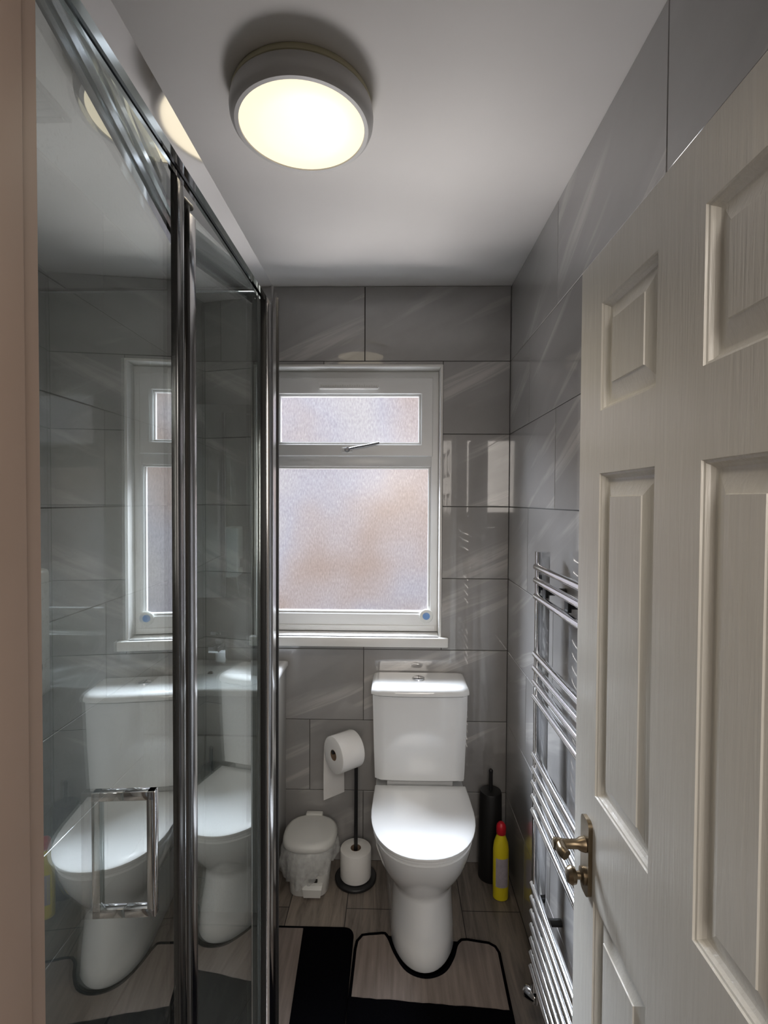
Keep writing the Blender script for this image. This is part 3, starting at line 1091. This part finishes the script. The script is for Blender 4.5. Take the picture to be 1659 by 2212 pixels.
def sq(z, hw, hd, e, cy=0.0, n=48):
    out = []
    for i in range(n):
        t = 2 * pi * i / n
        c_, s_ = cos(t), sin(t)
        out.append(Vector((BX + hw * math.copysign(abs(c_) ** (2 / e), c_), BY + cy + hd * math.copysign(abs(s_) ** (2 / e), s_), z)))
    return out


bm = BM()
loft(bm, [sq(0.001, 0.072, 0.070, 4, -0.005), sq(0.006, 0.075, 0.073, 4, -0.005), sq(0.09, 0.082, 0.080, 3.6, -0.003), sq(0.165, 0.092, 0.090, 3), sq(0.19, 0.096, 0.094, 2.8)])
body = bi.part('bin_body', bm, MT['plastic'])
bm = BM()
loft(bm, [sq(0.186, 0.103, 0.102, 2.6), sq(0.190, 0.106, 0.105, 2.6), sq(0.204, 0.105, 0.104, 2.5), sq(0.213, 0.098, 0.097, 2.4), sq(0.217, 0.088, 0.087, 2.4), sq(0.2165, 0.082, 0.081, 2.3), sq(0.2215, 0.055, 0.055, 2.2), sq(0.2225, 0.02, 0.02, 2)])
bi.part('bin_lid', bm, MT['plastic'], angle=60)
bm = BM(); box(bm, BX - 0.035, BX + 0.035, BY + 0.088, BY + 0.112, 0.17, 0.222, 0.005)
bi.part('lid_hinge', bm, MT['plastic'])
bm = BM()
loft(bm, [[(BX - 0.010 - a, BY - y, z) , (BX + 0.05 + a, BY - y, z), (BX + 0.05 + a, BY - y + 0.012, z + 0.002), (BX - 0.010 - a, BY - y + 0.012, z + 0.002)] for a, y, z in ((0.0, 0.074, 0.006), (0.002, 0.092, 0.010), (0.006, 0.095, 0.042), (0.008, 0.086, 0.052))])
bi.part('pedal', bm, MT['plastic'])
bm = BM(); box(bm, BX + 0.005, BX + 0.040, BY - 0.0875, BY - 0.079, 0.064, 0.076, 0.002)
bi.part('pedal_slot', bm, MT['blackp'], label='dark slot above the pedal')
# liner bag folded over the rim
bm = BM()
rings = []
rnd = random.Random(4)
n = 96
ph = [rnd.uniform(0, 6.28) for _ in range(8)]
for k, (z, r) in enumerate([(0.187, 0.100), (0.180, 0.107), (0.165, 0.111), (0.148, 0.113), (0.13, 0.111), (0.112, 0.106), (0.098, 0.100)]):
    ring = []
    for i in range(n):
        t = 2 * pi * i / n
        left = 0.5 - 0.5 * cos(t - 0.2)
        wv = 0.0035 * sin(7 * t + ph[0]) + 0.0028 * sin(13 * t + ph[1] + k) + 0.002 * sin(29 * t + ph[2] + 0.7 * k)
        rr_ = r + wv * (k / 3) + 0.012 * left * k / 6
        zz = z - 0.028 * left * k / 6 + 0.022 * (k / 6) * sin(2.2 * t + 1.2) + 0.004 * sin(11 * t + ph[3]) * k / 6
        ring.append(Vector((BX + rr_ * cos(t), BY + rr_ * sin(t), zz)))
    rings.append(ring)
loft(bm, rings, False, False)
o = single('bin_liner', bm, MT['liner'], 'crumpled translucent liner bag folded over the rim of the white bin', 'bin bag', loc=(BX, BY, 0.0), angle=80)

# ------------------------------------------------------------------ toilet brush and bleach
tb = Thing('toilet_brush', 'black toilet brush in its holder in the corner right of the toilet', 'toilet brush', (-0.078, 2.04, 0))
bm = BM(); lathe(bm, [(0.046, 0.001), (0.048, 0.004), (0.046, 0.16), (0.044, 0.345), (0.041, 0.352), (0.012, 0.356)], (-0.078, 2.04, 0), n=40)
tb.part('holder', bm, MT['blackp'])
bm = BM(); lathe(bm, [(0.008, 0.35), (0.0075, 0.42), (0.0085, 0.435), (0.005, 0.44)], (-0.078, 2.04, 0), n=20)
tb.part('brush_handle', bm, MT['black'])

bt = Thing('bleach_bottle', 'yellow cleaner bottle with red cap on the floor right of the toilet', 'bottle', (-0.058, 1.930, 0))
bm = BM()
def ov_(z, a, b, n=36): return [Vector((-0.058 + a * cos(2 * pi * i / n), 1.930 + b * sin(2 * pi * i / n), z)) for i in range(n)]
loft(bm, [ov_(0.001, 0.026, 0.022), ov_(0.004, 0.029, 0.025), ov_(0.06, 0.030, 0.026), ov_(0.15, 0.030, 0.026), ov_(0.19, 0.030, 0.026), ov_(0.215, 0.027, 0.024), ov_(0.238, 0.019, 0.018), ov_(0.248, 0.015, 0.015), ov_(0.252, 0.014, 0.014)])
bt.part('bottle_body', bm, MT['yellow'])
bm = BM(); lathe(bm, [(0.0175, 0.250), (0.0185, 0.252), (0.0185, 0.276), (0.0165, 0.284), (0.010, 0.292), (0.003, 0.294)], (-0.058, 1.930, 0), n=30)
bt.part('cap', bm, MT['red'], label='red cap')
bm = BM()
loft(bm, [[Vector((-0.058 + 0.0304 * cos(t), 1.930 + 0.0264 * sin(t), z)) for t in [radians(222 + i * 10) for i in range(11)]] for z in (0.055, 0.165)], False, False, False)
bt.part('paper_label', bm, MT['label'], label='grey lilac label')

# ------------------------------------------------------------------ mats
def polymesh(pts, z0, z1):
    bm = BM()
    loft(bm, [[Vector((p[0], p[1], z)) for p in pts] for z in (z0, z1)])
    bmesh.ops.triangulate(bm, faces=[f for f in bm.faces if len(f.verts) > 4])
    return bm


m1 = Thing('bath_mat', 'two tone black and taupe bath mat on the floor in front of the basin cabinet', 'bath mat', (-0.95, 1.5, 0))
o1 = roundpoly([(-1.30, 1.285), (-0.612, 1.285), (-0.612, 1.763), (-1.30, 1.763)], 0.035)
m1.part('mat_fabric', polymesh(o1, 0.001, 0.008), MT['mat'])
o1b = roundpoly([(-0.762, 1.287), (-0.614, 1.287), (-0.614, 1.760), (-0.788, 1.760)], [0.001, 0.034, 0.034, 0.001])
m1.part('black_section', polymesh(o1b, 0.0078, 0.011), MT['blackmat'], label='black section')
bm = BM(); tube(bm, [(p.x, p.y, 0.006) for p in o1], 0.0045, 8, closed=True)
m1.part('edge_binding', bm, MT['blackmat'], label='black binding')

m2 = Thing('pedestal_mat', 'taupe and black pedestal mat curved around the foot of the toilet', 'pedestal mat', (-0.36, 1.45, 0))
notch = bez([(-0.498, 1.745, 0), (-0.484, 1.722, 0), (-0.462, 1.665, 0), (-0.424, 1.606, 0), (-0.366, 1.584, 0), (-0.308, 1.604, 0), (-0.272, 1.655, 0), (-0.253, 1.705, 0), (-0.235, 1.726, 0)], 5)
outl = [Vector((-0.600, 1.20)), Vector((-0.602, 1.50)), Vector((-0.598, 1.68)), Vector((-0.594, 1.712)), Vector((-0.578, 1.736)), Vector((-0.552, 1.741)), Vector((-0.53, 1.743)), Vector((-0.51, 1.746))] + \
       [Vector((p.x, p.y)) for p in notch] + [Vector((-0.215, 1.728)), Vector((-0.18, 1.722)), Vector((-0.142, 1.716)), Vector((-0.122, 1.702)), Vector((-0.114, 1.68)), Vector((-0.118, 1.50)), Vector((-0.122, 1.20))]
m2.part('mat_fabric', polymesh(outl, 0.001, 0.008), MT['mat'])
o2b = [Vector((-0.598, 1.205)), Vector((-0.600, 1.513))]
for i in range(1, 24):
    f = i / 24
    o2b.append(Vector((-0.600 + 0.478 * f, 1.513 - 0.029 * f + random.uniform(-0.0015, 0.0015))))
o2b += [Vector((-0.1205, 1.484)), Vector((-0.124, 1.205))]
m2.part('black_section', polymesh(o2b, 0.0078, 0.011), MT['blackmat'], label='black section')
bm = BM(); tube(bm, [(p.x, p.y, 0.006) for p in outl], 0.0055, 8, closed=True)
m2.part('edge_binding', bm, MT['blackmat'], label='black binding')

# ------------------------------------------------------------------ towel radiator
rad = Thing('towel_radiator', 'tall chrome ladder towel radiator on the right wall behind the open door', 'radiator', (-0.05, 1.2, 0.1))
RY0, RY1, RX = 0.962, 1.462, -0.048
for y in (RY1, RY0):
    bm = BM()
    poly = roundpoly([(-0.068, y - 0.015), (-0.068, y + 0.015), (-0.030, y + 0.015), (-0.030, y - 0.015)], [0.004, 0.012, 0.012, 0.004], 5)
    loft(bm, [[(p.x, p.y, z) for p in poly] for z in (0.10, 0.102, 1.376, 1.380)])
    rad.part('upright', bm, MT['chrome'])
for z in (1.336, 1.297, 1.251, 1.084, 1.043, 1.002, 0.961, 0.791, 0.750, 0.709, 0.668, 0.627, 0.410, 0.369, 0.328, 0.287, 0.246, 0.205, 0.164):
    bm = BM()
    cyl(bm, (-0.0655, RY0, z), (-0.0655, RY1 + 0.002, z), 0.0095, 18)
    rad.part('crossbar', bm, MT['chrome'])
for y, z in ((1.405, 1.274), (1.225, 1.274), (1.405, 0.345), (1.02, 0.345)):
    bm = BM()
    box(bm, -0.060, -0.0505, y - 0.014, y + 0.014, z - 0.016, z + 0.016, 0.002)
    cyl(bm, (-0.0505, y, z), (-0.0005, y, z), 0.010)
    rad.part('wall_bracket', bm, MT['blackp'], label='dark wall bracket')
for y in (RY1, RY0):
    bm = BM()
    cyl(bm, (-0.049, y, 0.06), (-0.049, y, 0.10), 0.012)
    cyl(bm, (-0.049, y, 0.072), (-0.001, y, 0.072), 0.009)
    lathe(bm, [(0.016, 0), (0.018, 0.004), (0.018, 0.034), (0.014, 0.04)], (-0.049, y, 0.070), (-0.7, 0.7 if y > 1.2 else -0.7, 0), 24)
    rad.part('valve', bm, MT['chrome2'])

# ------------------------------------------------------------------ open six panel door
DX, DY1, DY0, DZ0, DZ1, DT = -0.1155, 0.992, 0.372, 0.008, 1.960, 0.035
d = Thing('door_1', 'white six panel door standing open along the right wall', 'door', (DX + DT, DY0, 0), kind='structure')
bm = BM()
cols = [(0.708, 0.897), (0.458, 0.602)]
rowsz = [(1.682, 1.868), (1.002, 1.573), (0.215, 0.812)]
ycuts = sorted({DY0, DY1, *[c for q in cols for c in q]})
zcuts = sorted({DZ0, DZ1, *[c for q in rowsz for c in q]})


def face_side(xs, sgn):
    """xs plane of the face; sgn -1 looks to the room"""
    cache = {}
    def V(y, z, dep=0.0):
        k = (round(y, 5), round(z, 5), round(dep, 5))
        if k not in cache:
            cache[k] = bm.verts.new((xs - sgn * dep, y, z))
        return cache[k]
    for a, b in zip(ycuts[:-1], ycuts[1:]):
        for c, e_ in zip(zcuts[:-1], zcuts[1:]):
            if (a, b) in cols and (c, e_) in rowsz:
                levels = [(0, 0), (0.0012, 0.0025), (0.0040, 0.0034), (0.0062, 0.0080), (0.0100, 0.0115), (0.0135, 0.0125), (0.0150, 0.0125), (0.0400, 0.0035), (0.0408, 0.0015)]
                prev = None
                for ins, dep in levels:
                    q = [V(a + ins, c + ins, dep), V(b - ins, c + ins, dep), V(b - ins, e_ - ins, dep), V(a + ins, e_ - ins, dep)]
                    if prev:
                        for i in range(4):
                            j = (i + 1) % 4
                            bm.faces.new([prev[i], prev[j], q[j], q[i]])
                    prev = q
                bm.faces.new(prev)
            else:
                bm.faces.new([V(a, c), V(b, c), V(b, e_), V(a, e_)])
    return V


Va = face_side(DX, -1)
Vb = face_side(DX + DT, 1)
for a, b in zip(ycuts[:-1], ycuts[1:]):
    for z in (DZ0, DZ1):
        bm.faces.new([Va(a, z), Va(b, z), Vb(b, z), Vb(a, z)])
for a, b in zip(zcuts[:-1], zcuts[1:]):
    for y in (DY0, DY1):
        bm.faces.new([Va(y, a), Va(y, b), Vb(y, b), Vb(y, a)])
slab = d.part('door_slab', bm, MT['door'], angle=20)
# lever set
HY = 0.922
bm = BM()
pl = roundpoly([(HY - 0.019, 0.808), (HY + 0.019, 0.808), (HY + 0.019, 0.948), (HY - 0.019, 0.948)], 0.014, 6)
loft(bm, [[(x, p.x + (p.x - HY) * (k - 1) * 0.0, p.y) for p in pl] for x, k in ((DX + 0.001, 1), (DX - 0.005, 1), (DX - 0.0075, 0.9))])
plate = d.part('handle_plate', bm, MT['brass'], label='aged brass handle plate')
bm = BM()
lathe(bm, [(0.014, 0), (0.012, 0.008), (0.0085, 0.014), (0.0085, 0.040), (0.0105, 0.046), (0.011, 0.054), (0.007, 0.058)], (DX - 0.007, HY, 0.898), (-1, 0, 0), 24)
d.part('lever_handle', bm, MT['brass'], parent=plate)
bm = BM()
tube(bm, bez([(DX - 0.052, HY + 0.004, 0.898), (DX - 0.054, HY - 0.02, 0.899), (DX - 0.050, HY - 0.03, 0.897)]), 0.0095, 14)
d.part('lever_grip', bm, MT['brass'], parent=plate)
bm = BM()
lathe(bm, [(0.015, 0), (0.015, 0.005), (0.007, 0.008), (0.007, 0.014), (0.014, 0.017), (0.016, 0.024), (0.012, 0.031), (0.003, 0.033)], (DX - 0.007, HY, 0.840), (-1, 0, 0), 24)
d.part('thumb_turn', bm, MT['brass'], parent=plate)
